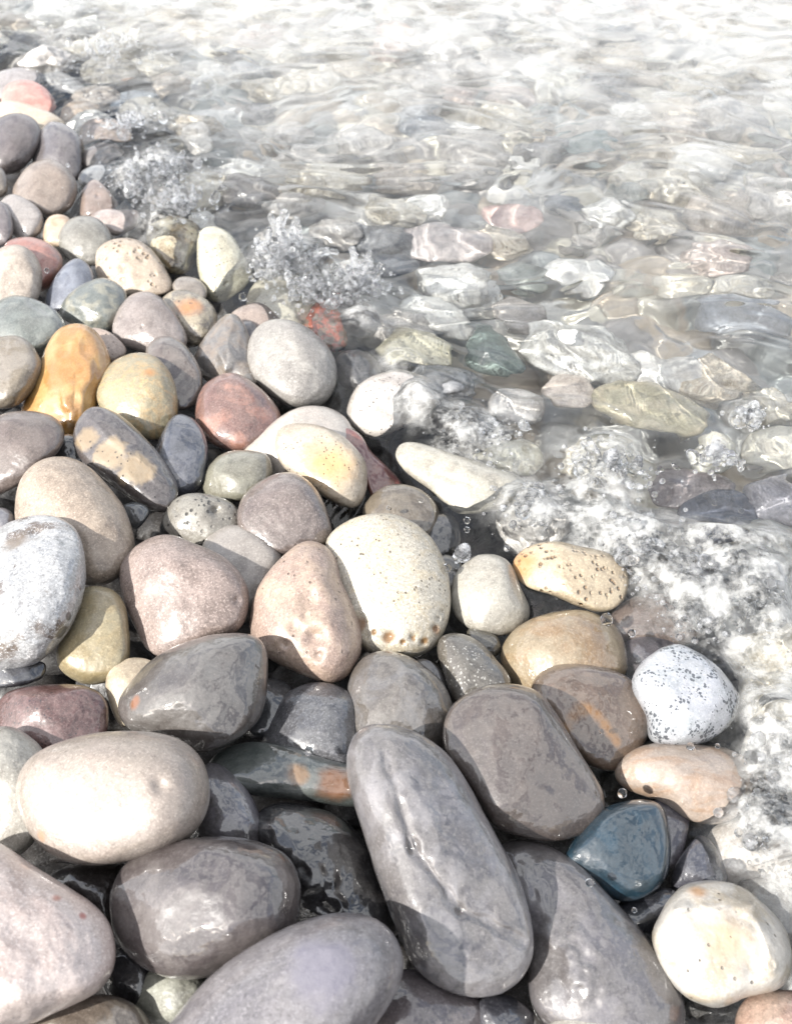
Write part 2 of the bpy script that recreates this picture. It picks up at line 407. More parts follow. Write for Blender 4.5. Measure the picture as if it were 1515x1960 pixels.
S("cream stone with many small round holes", (226, 207, 186), [(182,502),(188,475),(215,458),(252,456),(285,472),(312,507),(332,548),(322,563),(270,570),(215,562),(188,537)], wet=.3, pits=.5, pitscale=110, pitcol=(165,135,100), p=2.9, dents=[(263,480,6,5),(247,492,8,4),(235,512,8,5),(274,500,6,4),(216,508,6,3),(236,536,8,5),(295,525,5,4)])
S("yellowish rough stone in the wash behind the pitted cream one", (200, 190, 160), [(285,452),(300,428),(345,422),(380,440),(388,480),(378,525),(345,530),(310,512),(290,482)], group=GW, kalb=.54, wet=.9, pits=.6, pitcol=(130,95,50), lump=.07, c2=(140,118,80), dents=[(340,490,18,10)])
S("tall pale green stone peppered with tiny holes", (222, 216, 190), [(377,472),(384,440),(410,430),(440,445),(462,480),(487,535),(477,572),(440,590),(400,572),(380,522)], group=GW, kalb=.54, wet=.8, pits=.45, pitscale=260, pitcol=(140,128,70), lift=.35, dents=[(434,545,5,5)])
S("small beige stone wedged below the rough yellowish one", (188, 176, 164), [(330,548),(345,530),(375,532),(397,555),(387,577),(350,574)], wet=.7)
S("cracked cream stone stained orange on top", (208, 194, 168), [(300,578),(320,555),(355,555),(395,573),(421,605),(412,642),(380,662),(345,652),(310,612)], wet=.6, c2=(140,130,118), mot=70, pits=.4, spots=[((216,150,90),362,585,22,.7)], lump=.06)
S("mauve grey rounded stone touching the stained cream one", (174, 162, 157), [(215,628),(225,590),(250,563),(285,558),(318,578),(345,615),(360,652),(342,680),(290,680),(240,662),(220,648)], wet=.45, lift=.25, dents=[(231,608,3,4),(273,627,4,4)])
S("glossy brown stone with a darker band above the striped one", (124, 110, 102), [(273,667),(290,642),(320,638),(350,655),(375,688),(388,725),(380,768),(345,785),(310,765),(285,720)], wet=1, c2=(152,136,126), lift=.3)
S("small pinkish cream stone behind the ochre one", (206, 186, 173), [(170,630),(200,631),(225,647),(243,674),(215,695),(185,685)], wet=.3, pits=.2)
S("pinkish brown stone behind the big grey egg", (184, 166, 155), [(440,612),(455,590),(490,580),(530,588),(555,620),(535,655),(480,655)], wet=.5)
S("grey brown stone with a ridge like a fin", (142, 137, 134), [(370,680),(395,640),(430,602),(455,605),(477,640),(492,690),(505,740),(455,745),(405,735),(378,715)], wet=.75, c2=(165,148,132), ridges=[(440,612,430,720,16,9)])
S("small dark brown stone leaning on the big grey egg", (132, 122, 122), [(445,628),(465,613),(490,620),(498,662),(467,672),(450,652)], wet=.9)
S("big light grey egg stone with faint scratches", (170, 165, 160), [(470,682),(480,640),(507,616),(547,611),(592,630),(630,668),(651,715),(650,750),(622,776),(577,783),(530,767),(488,725)], wet=.3, lift=.45, c2=(184,180,174), facets=2, grain=.8)
S("golden ochre stone with a smooth hump", (218, 158, 78), [(35,792),(60,745),(82,680),(105,635),(140,618),(178,628),(205,665),(212,712),(192,752),(182,792),(152,832),(122,842),(70,812)], wet=.7, c2=(228,180,105), grain=.35, mot=30, ridges=[(150,640,140,800,34,10)], lift=.15)
S("grey brown egg stone casting shade on the ochre one", (150, 136, 116), [(-45,700),(-22,655),(20,642),(55,653),(79,690),(81,718),(60,757),(20,782),(-30,772)], wet=.6, lift=.5, c2=(170,160,148))
S("olive grey stone with orange veins and stripes", (186, 174, 142), [(184,762),(190,715),(217,682),(257,670),(297,682),(327,715),(341,775),(332,820),(302,842),(257,832),(212,805)], wet=.5, c2=(208,178,130), stretch=(2.4,2.4,.6), rot=(.6,.5,0), mot=60, lift=.35, vein=((150,130,90),45,.02), spots=[((205,145,80),285,712,10,.8)])
S("purplish brown egg stone left of the two tone one", (142, 126, 119), [(-60,830),(-10,797),(50,785),(97,790),(121,815),(120,850),(88,892),(30,935),(-60,965)], wet=.6, lift=.3)
S("brick and rose mottled stone below the big grey egg", (156, 118, 108), [(373,792),(385,745),(415,720),(450,714),(490,735),(525,765),(542,802),(512,842),(467,867),(420,857),(385,832)], wet=.7, c2=(205,150,130), mot=35, grain=.8, lift=.1, speck=((90,60,58),420,.18))
S("two tone stone with dark back and tan pitted face", (118, 108, 106), [(140,842),(150,800),(180,774),(217,785),(257,815),(302,865),(337,920),(341,957),(315,982),(270,967),(210,927),(155,882)], wet=.85, spots=[((214,188,150),212,868,34,.22),((214,188,150),262,898,34,.22),((208,180,140),165,838,24,.3)], lift=.35, pits=.15, ridges=[(175,800,325,930,12,5)])
S("blue black slate stone behind the two tone one", (84, 87, 100), [(290,900),(305,840),(335,790),(365,783),(390,810),(398,872),(387,932),(350,962),(310,952)], wet=.9, c2=(115,118,132))
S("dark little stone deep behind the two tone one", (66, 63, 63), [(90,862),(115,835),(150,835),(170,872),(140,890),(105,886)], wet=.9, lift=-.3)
S("big tan grey stone with a shadow across it", (198, 180, 162), [(30,1002),(35,930),(65,888),(115,872),(162,884),(202,920),(237,970),(258,1032),(251,1077),(217,1112),(172,1122),(110,1092),(50,1052)], wet=.35, lift=.3, grain=.7)
S("silvery white stone with brown stains on its face", (204, 205, 208), [(-70,1080),(-25,1020),(40,992),(100,987),(147,1014),(163,1070),(159,1142),(137,1202),(92,1254),(30,1284),(-60,1275)], wet=.8, kalb=.5, c2=(128,112,100), mot=26, mlo=.53, mhi=.60, lift=.5, grain=1.0, lump=.06, spots=[((60,58,58),118,1212,12,.2),((60,58,58),132,1180,8,.2),((140,122,104),30,1040,24,.6)], ridges=[(0,1045,70,1022,10,-6),(70,1022,150,1035,9,-6)])
S("small dark triangular stone below the two tone one", (98, 103, 108), [(236,972),(255,961),(280,968),(285,986),(262,1014),(246,1012)], wet=.9, lift=-.1)
S("lilac grey stone edge above the silvery one", (140, 139, 148), [(-30,1000),(-10,972),(15,974),(32,1000),(20,1027),(-20,1032)], wet=.7)
S("pale olive stone partly shaded under the white slab", (172, 168, 148), [(378,940),(395,900),(425,868),(465,861),(507,868),(522,892),(517,922),(480,955),(430,960),(392,955)], wet=.8)
S("grey stone with black pinholes and one deep hole", (168, 163, 153), [(307,1002),(320,965),(355,946),(402,947),(447,965),(462,992),(452,1012),(415,1030),(380,1045),(335,1030)], wet=.5, pits=.6, pitscale=200, pitcol=(45,40,38), dents=[(413,977,9,12),(337,977,5,6)])
S("long white slab under the cream oval stone", (230, 221, 212), [(462,868),(510,820),(560,785),(612,774),(652,780),(675,807),(672,852),(640,905),(560,910),(530,925),(500,885)], wet=.5, c2=(214,202,192))
S("cream oval stone with an orange heart and dark pinholes", (230, 216, 196), [(527,842),(534,815),(575,808),(627,819),(667,845),(700,885),(709,930),(701,967),(682,978),(640,962),(600,937),(555,907),(531,877)], wet=.4, pits=.25, pitscale=300, pitcol=(90,65,45), spots=[((222,178,118),630,890,42,.8)], lift=.55)
S("wine red wedge stone beside the cream oval", (150, 88, 84), [(633,830),(655,811),(687,824),(707,860),(742,895),(774,927),(764,950),(717,958),(697,925),(660,870)], wet=.9, c2=(178,112,98), mlo=.4)
S("purplish grey stone with a glassy side facing the white one", (152, 136, 130), [(453,987),(465,945),(500,914),(547,901),(587,918),(617,955),(634,1002),(631,1033),(590,1053),(530,1063),(488,1043),(458,1012)], wet=.7, lift=.5, grain=.8)
S("mauve speckled stone half in shade", (180, 161, 153), [(230,1085),(258,1040),(315,1019),(372,1040),(432,1070),(472,1115),(477,1162),(457,1207),(400,1228),(330,1258),(285,1248),(268,1222),(236,1155)], wet=.35, grain=.9, lift=.3, dents=[(455,1150,10,6)])
S("light grey stone tucked behind the mauve speckled one", (182, 174, 167), [(382,1042),(410,1010),(455,1003),(502,1020),(540,1062),(530,1115),(505,1175),(470,1195),(430,1135),(395,1082)], wet=.5, lift=-.1)
S("olive brown glossy stone behind the big white one", (138, 124, 106), [(688,978),(710,945),(752,926),(802,935),(834,965),(840,1002),(825,1045),(780,1040),(720,1010)], wet=1, c2=(155,140,118))
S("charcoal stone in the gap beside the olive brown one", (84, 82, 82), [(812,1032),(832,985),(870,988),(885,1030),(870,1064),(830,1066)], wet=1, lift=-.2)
S("big white round stone with brown holes along its lower edge", (232, 224, 208), [(625,1072),(625,1030),(660,1000),(712,983),(767,989),(822,1025),(852,1075),(863,1142),(857,1192),(832,1237),(790,1260),(730,1257),(688,1237),(658,1182),(638,1122)], wet=.35, c2=(218,204,178), mot=85, grain=.9, pits=.12, lift=.32, dents=[(745,1219,13,12),(716,1210,5,7),(790,1221,8,7),(771,1231,5,6),(832,1203,6,9),(846,1172,4,5),(838,1184,4,6),(810,1230,7,7),(690,1188,17,11),(700,1216,10,7)], spots=[((150,105,55),745,1221,11,.5),((150,110,60),772,1228,6,.4),((150,110,60),715,1212,6,.4),((160,118,66),790,1223,5,.5),((150,110,60),812,1226,7,.4),((150,105,60),832,1205,9,.6),((140,100,60),690,1196,12,.5)])
S("pinkish pear shaped stone with a rough hollow", (192, 166, 152), [(476,1192),(490,1130),(530,1075),(575,1037),(612,1034),(642,1060),(652,1110),(677,1160),(692,1212),(687,1262),(662,1297),(625,1309),(570,1288),(508,1257),(483,1227)], wet=.45, grain=.8, lift=.4, c2=(205,180,160), pits=.15, dents=[(595,1150,24,18),(602,1220,20,16),(565,1200,13,8),(585,1180,9,8),(610,1255,10,8),(545,1235,8,6)], bumpy=1.6)
S("small olive stone tucked beside the big white one", (136, 130, 120), [(835,1082),(850,1060),(877,1070),(887,1100),(872,1135),(850,1130)], wet=.8, lift=-.1)
S("pale pear shaped stone right at the edge of the splash", (208, 203, 191), [(862,1142),(870,1100),(905,1065),(947,1061),(977,1080),(997,1125),(1013,1167),(1002,1202),(960,1217),(910,1210),(874,1182)], wet=.5, lift=.3)
S("white boulder with a crease lapped by water", (224, 218, 202), [(753,867),(775,839),(812,850),(872,870),(932,890),(987,910),(1017,945),(1012,972),(960,987),(900,994),(868,982),(828,942),(793,917),(763,892)], group=GW, kalb=.40, wet=.7, lift=.5, lump=.06, ridges=[(830,905,900,925,7,-5)])
S("white pitted stone under a film of water", (230, 222, 214), [(663,787),(680,745),(715,719),(772,711),(822,730),(840,765),(827,802),(780,827),(720,842),(678,822)], group=GW, kalb=.46, wet=.9, lift=.35, pits=.3, pitscale=240)
S("pale lump awash beside the white boulder", (234, 229, 210), [(900,882),(940,860),(985,853),(1032,870),(1042,905),(1000,927),(950,917),(912,907)], group=GW, kalb=.54, wet=1, lump=.09, lift=.2)
S("honey coloured spongy stone with an orange tip", (218, 200, 170), [(973,1082),(1000,1050),(1052,1036),(1112,1045),(1167,1060),(1202,1097),(1192,1152),(1155,1172),(1110,1162),(1050,1137),(998,1120)], group=GW, kalb=.46, wet=.6, pits=.7, pitscale=210, pitcol=(165,120,65), spots=[((215,150,72),1000,1080,26,.6)], lift=.85)
S("smooth yellowish tan stone behind the brown glossy one", (216, 194, 158), [(948,1252),(965,1215),(1012,1185),(1072,1169),(1132,1169),(1182,1190),(1202,1232),(1197,1292),(1150,1330),(1070,1345),(1000,1335),(962,1295)], wet=.9, c2=(196,160,115), mot=24, lift=.05)
S("dark stone sprinkled with white flecks", (124, 117, 107), [(836,1247),(844,1218),(880,1209),(917,1225),(952,1265),(977,1302),(965,1345),(900,1360),(870,1350),(849,1295)], wet=.8, speck=((215,212,205),330,.30), lift=.1)
S("olive sliver of stone between the flecked and the pale pear one", (108, 102, 88), [(893,1215),(905,1203),(950,1218),(955,1252),(925,1262)], wet=.9, lift=-.3)
S("glossy brown stone with an amber streak", (136, 112, 92), [(1015,1312),(1045,1280),(1092,1269),(1152,1278),(1207,1300),(1237,1350),(1240,1402),(1217,1452),(1170,1477),(1118,1462),(1058,1422),(1028,1362)], wet=1, lift=.3, spots=[((184,130,62),x_,y_,r_,.75) for x_,y_,r_ in ((1085,1392,9),(1095,1372,11),(1110,1358,12),(1126,1356,11),(1142,1368,10),(1156,1386,10),(1168,1404,10),(1180,1420,9))], c2=(158,132,112))
S("big dark taupe block stone with a wet sheen", (106, 93, 87), [(847,1402),(865,1350),(920,1314),(982,1309),(1032,1325),(1062,1365),(1102,1430),(1152,1510),(1162,1557),(1132,1592),(1060,1612),(998,1602),(938,1577),(888,1502),(853,1442)], wet=1, lift=.6, p=3.0, c2=(122,108,100))
S("grey brown stone under the long diagonal one", (136, 127, 119), [(662,1332),(675,1280),(710,1249),(762,1249),(812,1275),(855,1320),(875,1385),(855,1450),(780,1460),(700,1450),(666,1392)], wet=.9, lift=.15, c2=(150,146,146))
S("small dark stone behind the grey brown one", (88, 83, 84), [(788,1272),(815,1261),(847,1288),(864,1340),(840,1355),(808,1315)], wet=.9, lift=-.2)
S("long grey stone lying diagonally with a dark vein", (152, 146, 146), [(663,1452),(680,1400),(725,1384),(792,1400),(852,1440),(902,1510),(947,1590),(987,1670),(1017,1760),(1020,1832),(992,1882),(932,1909),(858,1902),(798,1862),(758,1782),(723,1682),(688,1572),(667,1502)], wet=.9, lift=.55, thick=.75, ridges=[(735,1440,790,1620,9,-8),(790,1620,880,1740,9,-8),(880,1740,1000,1800,9,-7),(760,1420,850,1640,26,5)], vein=((88,86,94),16,.03), c2=(176,172,176), bumpy=1.3)
S("large grey stone lying behind the long diagonal one", (132, 126, 126), [(943,1612),(975,1594),(1032,1610),(1102,1650),(1172,1720),(1242,1800),(1292,1870),(1312,1960),(1252,2020),(1100,2000),(1018,1930),(1005,1790),(955,1690)], wet=.9, lift=.05, c2=(154,149,154), mot=22, ridges=[(980,1640,1130,1880,30,8)])
S("large smooth cream oval stone with a thumb print dent", (186, 173, 162), [(30,1522),(45,1465),(90,1430),(170,1405),(262,1399),(332,1410),(382,1445),(402,1500),(397,1552),(362,1602),(290,1637),(180,1657),(108,1642),(58,1597)], wet=.45, grain=.6, c2=(182,168,158), lift=.75, facets=1, lump=.02, dents=[(305,1503,16,10)], spots=[((196,155,125),80,1600,9,.6)])
S("dark swirled stone with a rusty fleck and bluish sheen", (112, 103, 98), [(220,1352),(245,1305),(300,1255),(380,1220),(452,1211),(497,1220),(514,1260),(510,1332),(492,1382),(440,1424),(380,1440),(310,1425),(238,1402)], wet=1, lift=.6, c2=(140,134,130), mot=24, spots=[((184,108,40),258,1345,12,.5)], dents=[(420,1270,26,6)])
S("olive yellow stone half in shade under the silvery one", (182, 164, 124), [(107,1252),(125,1190),(140,1140),(177,1121),(217,1130),(242,1165),(250,1232),(242,1275),(210,1305),(165,1315),(123,1292)], wet=.5, c2=(172,160,128), lift=.1)
S("small cream stone peeping from behind the swirled one", (226, 208, 180), [(202,1312),(215,1275),(250,1259),(292,1265),(305,1292),(275,1345),(237,1395),(213,1372)], wet=.3, grain=.4)
S("dark red granite stone below the silvery one", (112, 74, 68), [(-20,1410),(5,1330),(60,1313),(150,1311),(197,1330),(209,1372),(195,1420),(130,1450),(60,1450),(0,1445)], wet=.7, c2=(140,102,98), grain=1.0, mot=50, lift=-.1, speck=((52,40,44),380,.25))
S("dark blue grey stone under the silvery white one", (86, 88, 98), [(-40,1290),(0,1258),(60,1262),(98,1270),(85,1302),(20,1316),(-30,1312)], wet=.9, lift=-.1)
S("white stone at the edge beside the large cream oval", (216, 211, 200), [(-70,1450),(-30,1402),(20,1387),(60,1404),(92,1440),(95,1490),(80,1560),(70,1605),(20,1645),(-70,1645)], wet=.4, lift=.25, grain=.5)
S("large pale pink stone with red flecks in the near corner", (236, 220, 214), [(-190,1700),(-100,1610),(0,1604),(60,1650),(132,1700),(197,1745),(222,1802),(217,1862),(182,1902),(110,1937),(40,1968),(-120,1990),(-200,1850)], wet=.6, kalb=.54, c2=(222,200,192), mot=20, lift=.55, grain=.6, spots=[((180,90,80),158,1752,7,.6),((196,130,110),110,1720,8,.7)])
S("purple grey block stone with a scooped wet top", (104, 93, 93), [(210,1712),(235,1655),(290,1623),(372,1603),(462,1605),(532,1625),(567,1660),(577,1722),(562,1792),(500,1837),(420,1867),(350,1877),(278,1855),(228,1812),(213,1762)], wet=1, lift=.6, p=3.0, dents=[(410,1660,34,10)], c2=(138,128,126))
S("grey stone behind the large cream oval", (124, 119, 122), [(365,1562),(380,1480),(410,1458),(452,1483),(487,1535),(508,1602),(495,1650),(420,1655),(368,1620)], wet=1, lift=0, c2=(150,146,156))
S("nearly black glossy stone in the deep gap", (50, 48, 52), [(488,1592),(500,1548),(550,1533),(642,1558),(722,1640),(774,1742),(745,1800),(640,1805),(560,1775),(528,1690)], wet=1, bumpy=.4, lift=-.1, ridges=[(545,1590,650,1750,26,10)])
S("long greenish stone with a rust coloured end", (98, 106, 104), [(393,1467),(415,1429),(470,1417),(562,1431),(642,1455),(722,1480),(745,1522),(680,1545),(600,1535),(500,1525),(428,1505)], wet=1, lift=.05, c2=(136,142,138), mot=30, spots=[((168,108,56),640,1500,32,.5),((184,140,92),570,1480,20,.4)])
S("dark grey stone with fine pale grain in the gap", (98, 98, 104), [(500,1425),(525,1360),(560,1318),(622,1303),(682,1330),(702,1400),(690,1480),(620,1475),(540,1450)], wet=.7, lift=-.05, grain=1.0, c2=(120,120,124))
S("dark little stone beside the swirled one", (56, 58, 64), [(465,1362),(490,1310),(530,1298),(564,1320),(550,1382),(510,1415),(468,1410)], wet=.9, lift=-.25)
S("large lilac grey oval stone lying across the near edge", (146, 141, 146), [(275,2040),(330,1950),(400,1870),(500,1799),(602,1754),(682,1747),(737,1770),(769,1822),(767,1882),(722,1955),(655,2030),(500,2110),(340,2110)], wet=.6, lift=.8, facets=1, lump=.025, grain=.8, c2=(166,161,164), p=2.8, spots=[((146,142,158),620,1850,60,.5)])
S("brown stone at the near edge beside the pale pink one", (138, 122, 108), [(60,1965),(110,1920),(172,1902),(232,1909),(278,1940),(295,1995),(200,2040),(70,2030)], wet=.8, lift=.2, c2=(160,148,134))
S("pale sage stone under the lilac grey oval", (186, 186, 173), [(252,1905),(275,1863),(320,1847),(372,1858),(405,1890),(365,1960),(310,1970),(272,1945)], wet=.5, lift=-.1)
S("small teal blue stone with a matt flat face", (28, 58, 74), [(1075,1645),(1110,1590),(1160,1545),(1222,1531),(1267,1545),(1282,1602),(1277,1672),(1242,1712),(1190,1725),(1128,1697),(1088,1670)], wet=.8, lift=.35, p=3.4, c2=(40,76,96), grain=.25, facets=2, bumpy=.6)
S("thin purple stone standing behind the teal blue one", (138, 133, 144), [(1252,1530),(1285,1516),(1314,1540),(1319,1582),(1304,1642),(1282,1665),(1262,1602)], wet=.9, lift=-.1)
S("long pinkish cream stone beside the teal blue one", (216, 197, 181), [(1173,1487),(1190,1450),(1240,1424),(1332,1424),(1402,1440),(1442,1475),(1454,1522),(1432,1562),(1380,1583),(1320,1573),(1258,1533),(1198,1512)], wet=.7, lift=.25, c2=(200,170,145), grain=.35, stretch=(1,2.4,2.4))
S("white granite stone peppered with black specks", (224, 226, 234), [(1208,1312),(1225,1270),(1265,1239),(1302,1234),(1352,1260),(1397,1300),(1422,1347),(1402,1392),(1350,1422),(1290,1430),(1243,1417),(1236,1372)], group=GW, kalb=.42, wet=.7, lift=.8, speck=((58,66,78),400,.47), c2=(200,206,212), grain=.4, lump=.05)
S("large cream stone under foam beside the speckled granite", (224, 213, 192), [(1368,1272),(1400,1220),(1462,1204),(1532,1230),(1565,1302),(1545,1375),(1480,1397),(1428,1382),(1408,1322)], group=GW, kalb=.85, wet=.9, lift=-.15, c2=(205,185,150), lump=.06)
S("cream stone covered by foam below the speckled granite", (228, 218, 204), [(1418,1442),(1440,1410),(1492,1399),(1555,1420),(1570,1502),(1525,1555),(1470,1533),(1428,1482)], group=GW, kalb=.85, wet=.9, lift=-.1)
S("pinkish white stone in the foam beside the long cream one", (220, 207, 194), [(1348,1622),(1370,1585),(1432,1579),(1502,1600),(1535,1652),(1495,1695),(1410,1697),(1356,1664)], group=GW, kalb=.85, wet=.9, lump=.06, lift=-.2)
S("white knobbly stone with a peach coloured face", (238, 232, 224), [(1246,1802),(1258,1755),(1300,1700),(1362,1686),(1422,1700),(1472,1740),(1507,1790),(1517,1852),(1492,1892),(1430,1907),(1370,1929),(1308,1907),(1268,1862)], wet=.5, lift=.5, kalb=.39, p=3.1, lump=.06, dents=[(1335,1760,30,10),(1440,1850,22,9),(1290,1860,14,10),(1395,1800,40,7)], ridges=[(1290,1740,1440,1735,14,9),(1440,1735,1480,1850,12,8)], pits=.12, c2=(226,212,190), mot=50, spots=[((232,204,168),1390,1800,42,.8),((216,160,96),1335,1705,14,.8)], grain=.35)
S("slate blue stone in the gap above the white knobbly one", (110, 111, 124), [(1280,1692),(1300,1640),(1342,1600),(1382,1640),(1395,1695),(1330,1722),(1296,1722)], wet=1, lift=-.15)
S("pale beige stone behind the white knobbly one", (208, 201, 192), [(1410,1700),(1450,1679),(1502,1690),(1540,1740),(1540,1805),(1490,1800)], wet=.8, lift=-.05)
S("pink granite stone in the near corner by the foam", (214, 176, 156), [(1402,1945),(1430,1905),(1492,1894),(1562,1900),(1580,1990),(1500,2020),(1420,2000)], wet=.6, lift=.25, c2=(226,200,182), grain=.8)
S("white stone peeping in at the near edge", (230, 225, 215), [(1030,1985),(1075,1942),(1140,1929),(1202,1945),(1235,1990),(1140,2035),(1045,2025)], wet=.4, lift=.4)
S("brownish grey stone at the near edge under the lilac oval", (134, 123, 126), [(685,1970),(740,1872),(802,1854),(882,1890),(935,1935),(905,2010),(780,2045)], wet=.8, lift=.0)
S("dark slate stone at the near edge below the long diagonal one", (78, 78, 88), [(895,1935),(930,1900),(982,1909),(1024,1950),(1005,2010),(915,2010)], wet=.9, lift=-.1)
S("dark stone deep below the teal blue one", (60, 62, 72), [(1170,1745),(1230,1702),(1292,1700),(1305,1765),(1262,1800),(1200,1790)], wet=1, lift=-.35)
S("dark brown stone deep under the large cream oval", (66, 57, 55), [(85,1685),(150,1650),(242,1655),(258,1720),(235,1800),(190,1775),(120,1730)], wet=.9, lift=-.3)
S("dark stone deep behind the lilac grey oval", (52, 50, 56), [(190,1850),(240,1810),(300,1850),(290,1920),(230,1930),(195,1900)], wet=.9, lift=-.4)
S("brown stone under froth behind the speckled granite", (146, 126, 115), [(1168,1192),(1210,1150),(1282,1149),(1332,1180),(1324,1234),(1250,1255),(1188,1234)], group=GW, kalb=.54, wet=1, lift=.05)
S("plum grey stone in the gap behind the speckled granite", (104, 95, 101), [(1195,1242),(1240,1224),(1295,1240),(1255,1295),(1208,1305)], group=GW, kalb=.54, wet=1, lift=-.15)
S("round cream stone behind the big grey egg in the splash", (224, 216, 196), [(476,592),(490,550),(530,529),(572,540),(612,570),(604,622),(560,655),(500,635)], group=GW, kalb=.54, wet=.9, lift=.1, pits=.2)
S("rusty orange and brown stone in the splash", (140, 112, 84), [(583,642),(600,595),(630,589),(657,620),(668,672),(640,695),(603,673)], group=GW, kalb=.54, wet=.9, c2=(206,96,60), mot=90, mlo=.45, mhi=.55, lift=.15, lump=.07)
S("dark wet stone between the grey egg and the white pitted one", (108, 104, 104), [(638,702),(670,680),(712,690),(734,732),(702,765),(658,745)], group=GW, kalb=.54, wet=1, lift=-.15)
S("pale knobbly stone awash above the white pitted one", (234, 226, 196), [(718,692),(750,655),(800,649),(852,670),(863,712),(810,724),(752,718)], group=GW, kalb=.54, wet=1, lump=.1, pits=.3, lift=.1)
U = "stones seen through the rippled water"
def W_(label, rgb, poly, **k):
    k.setdefault("wet", .5); k.setdefault("kalb", .92); k.setdefault("lump", .07); k.setdefault("facets", 4)  # raised albedo makes up for light lost under water
    return S(label, rgb, poly, group=U, **k)
W_("white stone netted with light beside the green one under water", (236, 234, 224), [(758,612),(790,584),(842,589),(882,620),(902,662),(850,674),(788,644)])
W_("sea green stone under clear shallow water", (100, 120, 114), [(883,682),(910,640),(952,654),(987,695),(1002,742),(960,744),(898,724)], lift=.1)
W_("greyish stone with a tan patch beside the sea green one", (160, 152, 145), [(938,612),(980,594),(1042,625),(1034,672),(980,674),(948,652)])
W_("rose pink stone blurred by the ripples", (206, 164, 154), [(903,457),(925,433),(977,431),(1029,455),(1034,483),(990,504),(938,494)], lift=.2)
W_("grey stone with a pink middle behind the splash", (164, 152, 150), [(758,492),(800,465),(872,469),(934,490),(934,528),(860,544),(788,534)], c2=(206,188,182))
W_("olive yellow stone netted with light under shallow water", (176, 166, 128), [(1123,792),(1150,759),(1212,754),(1282,780),(1332,820),(1323,873),(1260,878),(1178,853),(1133,822)], c2=(204,186,148), lift=.1)
W_("white flat stone above the olive yellow one under water", (232, 228, 220), [(1158,742),(1200,709),(1272,714),(1333,740),(1333,792),(1270,793),(1198,768)])
W_("pinkish cream stone beside the olive yellow one", (216, 196, 180), [(1033,777),(1050,744),(1102,739),(1133,775),(1118,818),(1058,818)])
W_("cream grey faceted stone near the white boulder under water", (212, 204, 196), [(933,802),(950,764),(1002,759),(1038,790),(1038,833),(980,843),(938,833)])
W_("deep blue stone under water by the near splash", (78, 84, 104), [(1288,1002),(1350,962),(1422,980),(1433,1042),(1370,1063),(1308,1043)], lift=-.1)
W_("plum brown stone in front of the olive yellow one under water", (136, 122, 122), [(1228,962),(1280,919),(1352,924),(1403,960),(1370,1003),(1288,1003)])
W_("cream white lump under water by the frame edge", (236, 228, 204), [(1408,892),(1440,854),(1502,849),(1554,870),(1554,933),(1480,943),(1428,933)], lift=.1)
W_("greenish white stone next to the cream white lump", (216, 212, 192), [(1298,902),(1320,869),(1372,869),(1403,900),(1382,933),(1318,933)])
W_("purple grey stone under water above the near splash", (134, 131, 142), [(1408,1002),(1440,949),(1512,949),(1555,990),(1533,1033),(1448,1033)])
W_("white stone with crossing light lines amid greyer ones", (236, 234, 226), [(1028,562),(1050,534),(1112,534),(1154,565),(1132,603),(1068,603)], lift=.1)
W_("yellowish white stone far out with ringed ripples over it", (238, 234, 214), [(1008,242),(1040,199),(1092,199),(1124,240),(1102,293),(1048,288)], lift=.2)
W_("pale teal stone far out under the ripples", (128, 154, 154), [(1038,347),(1080,314),(1142,324),(1154,360),(1090,373)])
W_("big white stone far out above the dark blue patch", (240, 236, 224), [(1258,402),(1290,339),(1352,329),(1384,390),(1342,444),(1288,444)], lift=.2)
W_("peach stone faintly seen in the far water", (232, 192, 168), [(688,132),(720,109),(772,114),(784,140),(730,153)], lift=.3)
W_("dark taupe stone behind the splash crown", (126, 120, 116), [(428,402),(450,359),(512,364),(543,400),(502,433),(448,428)])
W_("grey white standing stone beside the bright white one", (206, 201, 193), [(343,302),(375,249),(402,259),(413,312),(382,334)], lift=.2)
W_("navy stone far out between pale ones", (90, 106, 122), [(1038,455),(1060,436),(1100,438),(1108,462),(1070,474)])
W_("grey green broad stone below the rose pink one", (142, 150, 142), [(945,565),(975,540),(1030,545),(1058,575),(1030,600),(970,598)])
W_("dark slate stone by the splash crown under water", (92, 98, 108), [(700,540),(735,508),(790,512),(800,545),(760,562),(712,560)])
W_("bluish grey broad stone near the frame edge under water", (142, 150, 162), [(1300,655),(1350,625),(1440,630),(1500,660),(1480,700),(1380,702),(1318,690)])
W_("cream stone stained ochre near the frame edge under water", (232, 220, 188), [(1230,600),(1270,570),(1330,575),(1340,612),(1290,632),(1240,625)])
# ------------------------------------------------------------------ shingle bed
def axis(lo, hi, step, far, grow=1.18):
    a = list(np.arange(lo, hi + step * .5, step)); s = step
    while a[-1] < far: s *= grow; a.append(a[-1] + s)
    s = step
    while a[0] > -far: s *= grow; a.insert(0, a[0] - s)
    return np.array(a)
def bil(cx, cy, Z, x, y):
    i = np.clip(np.searchsorted(cx, x) - 1, 0, len(cx) - 2); j = np.clip(np.searchsorted(cy, y) - 1, 0, len(cy) - 2)
    u = np.clip((x - cx[i]) / (cx[i + 1] - cx[i]), 0, 1); v = np.clip((y - cy[j]) / (cy[j + 1] - cy[j]), 0, 1)
    return Z[j, i] * (1 - u) * (1 - v) + Z[j, i + 1] * u * (1 - v) + Z[j + 1, i] * (1 - u) * v + Z[j + 1, i + 1] * u * v
def grid_faces(nx, ny):
    i = np.arange(nx * ny).reshape(ny, nx)
    return np.stack([i[:-1, :-1].ravel(), i[:-1, 1:].ravel(), i[1:, 1:].ravel(), i[1:, :-1].ravel()], 1)
gx = axis(-1.4, 1.6, .0065, 60); gy = axis(-.4, 2.6, .0065, 60)
X, Y = np.meshgrid(gx, gy); X = X.ravel(); Y = Y.ravel()
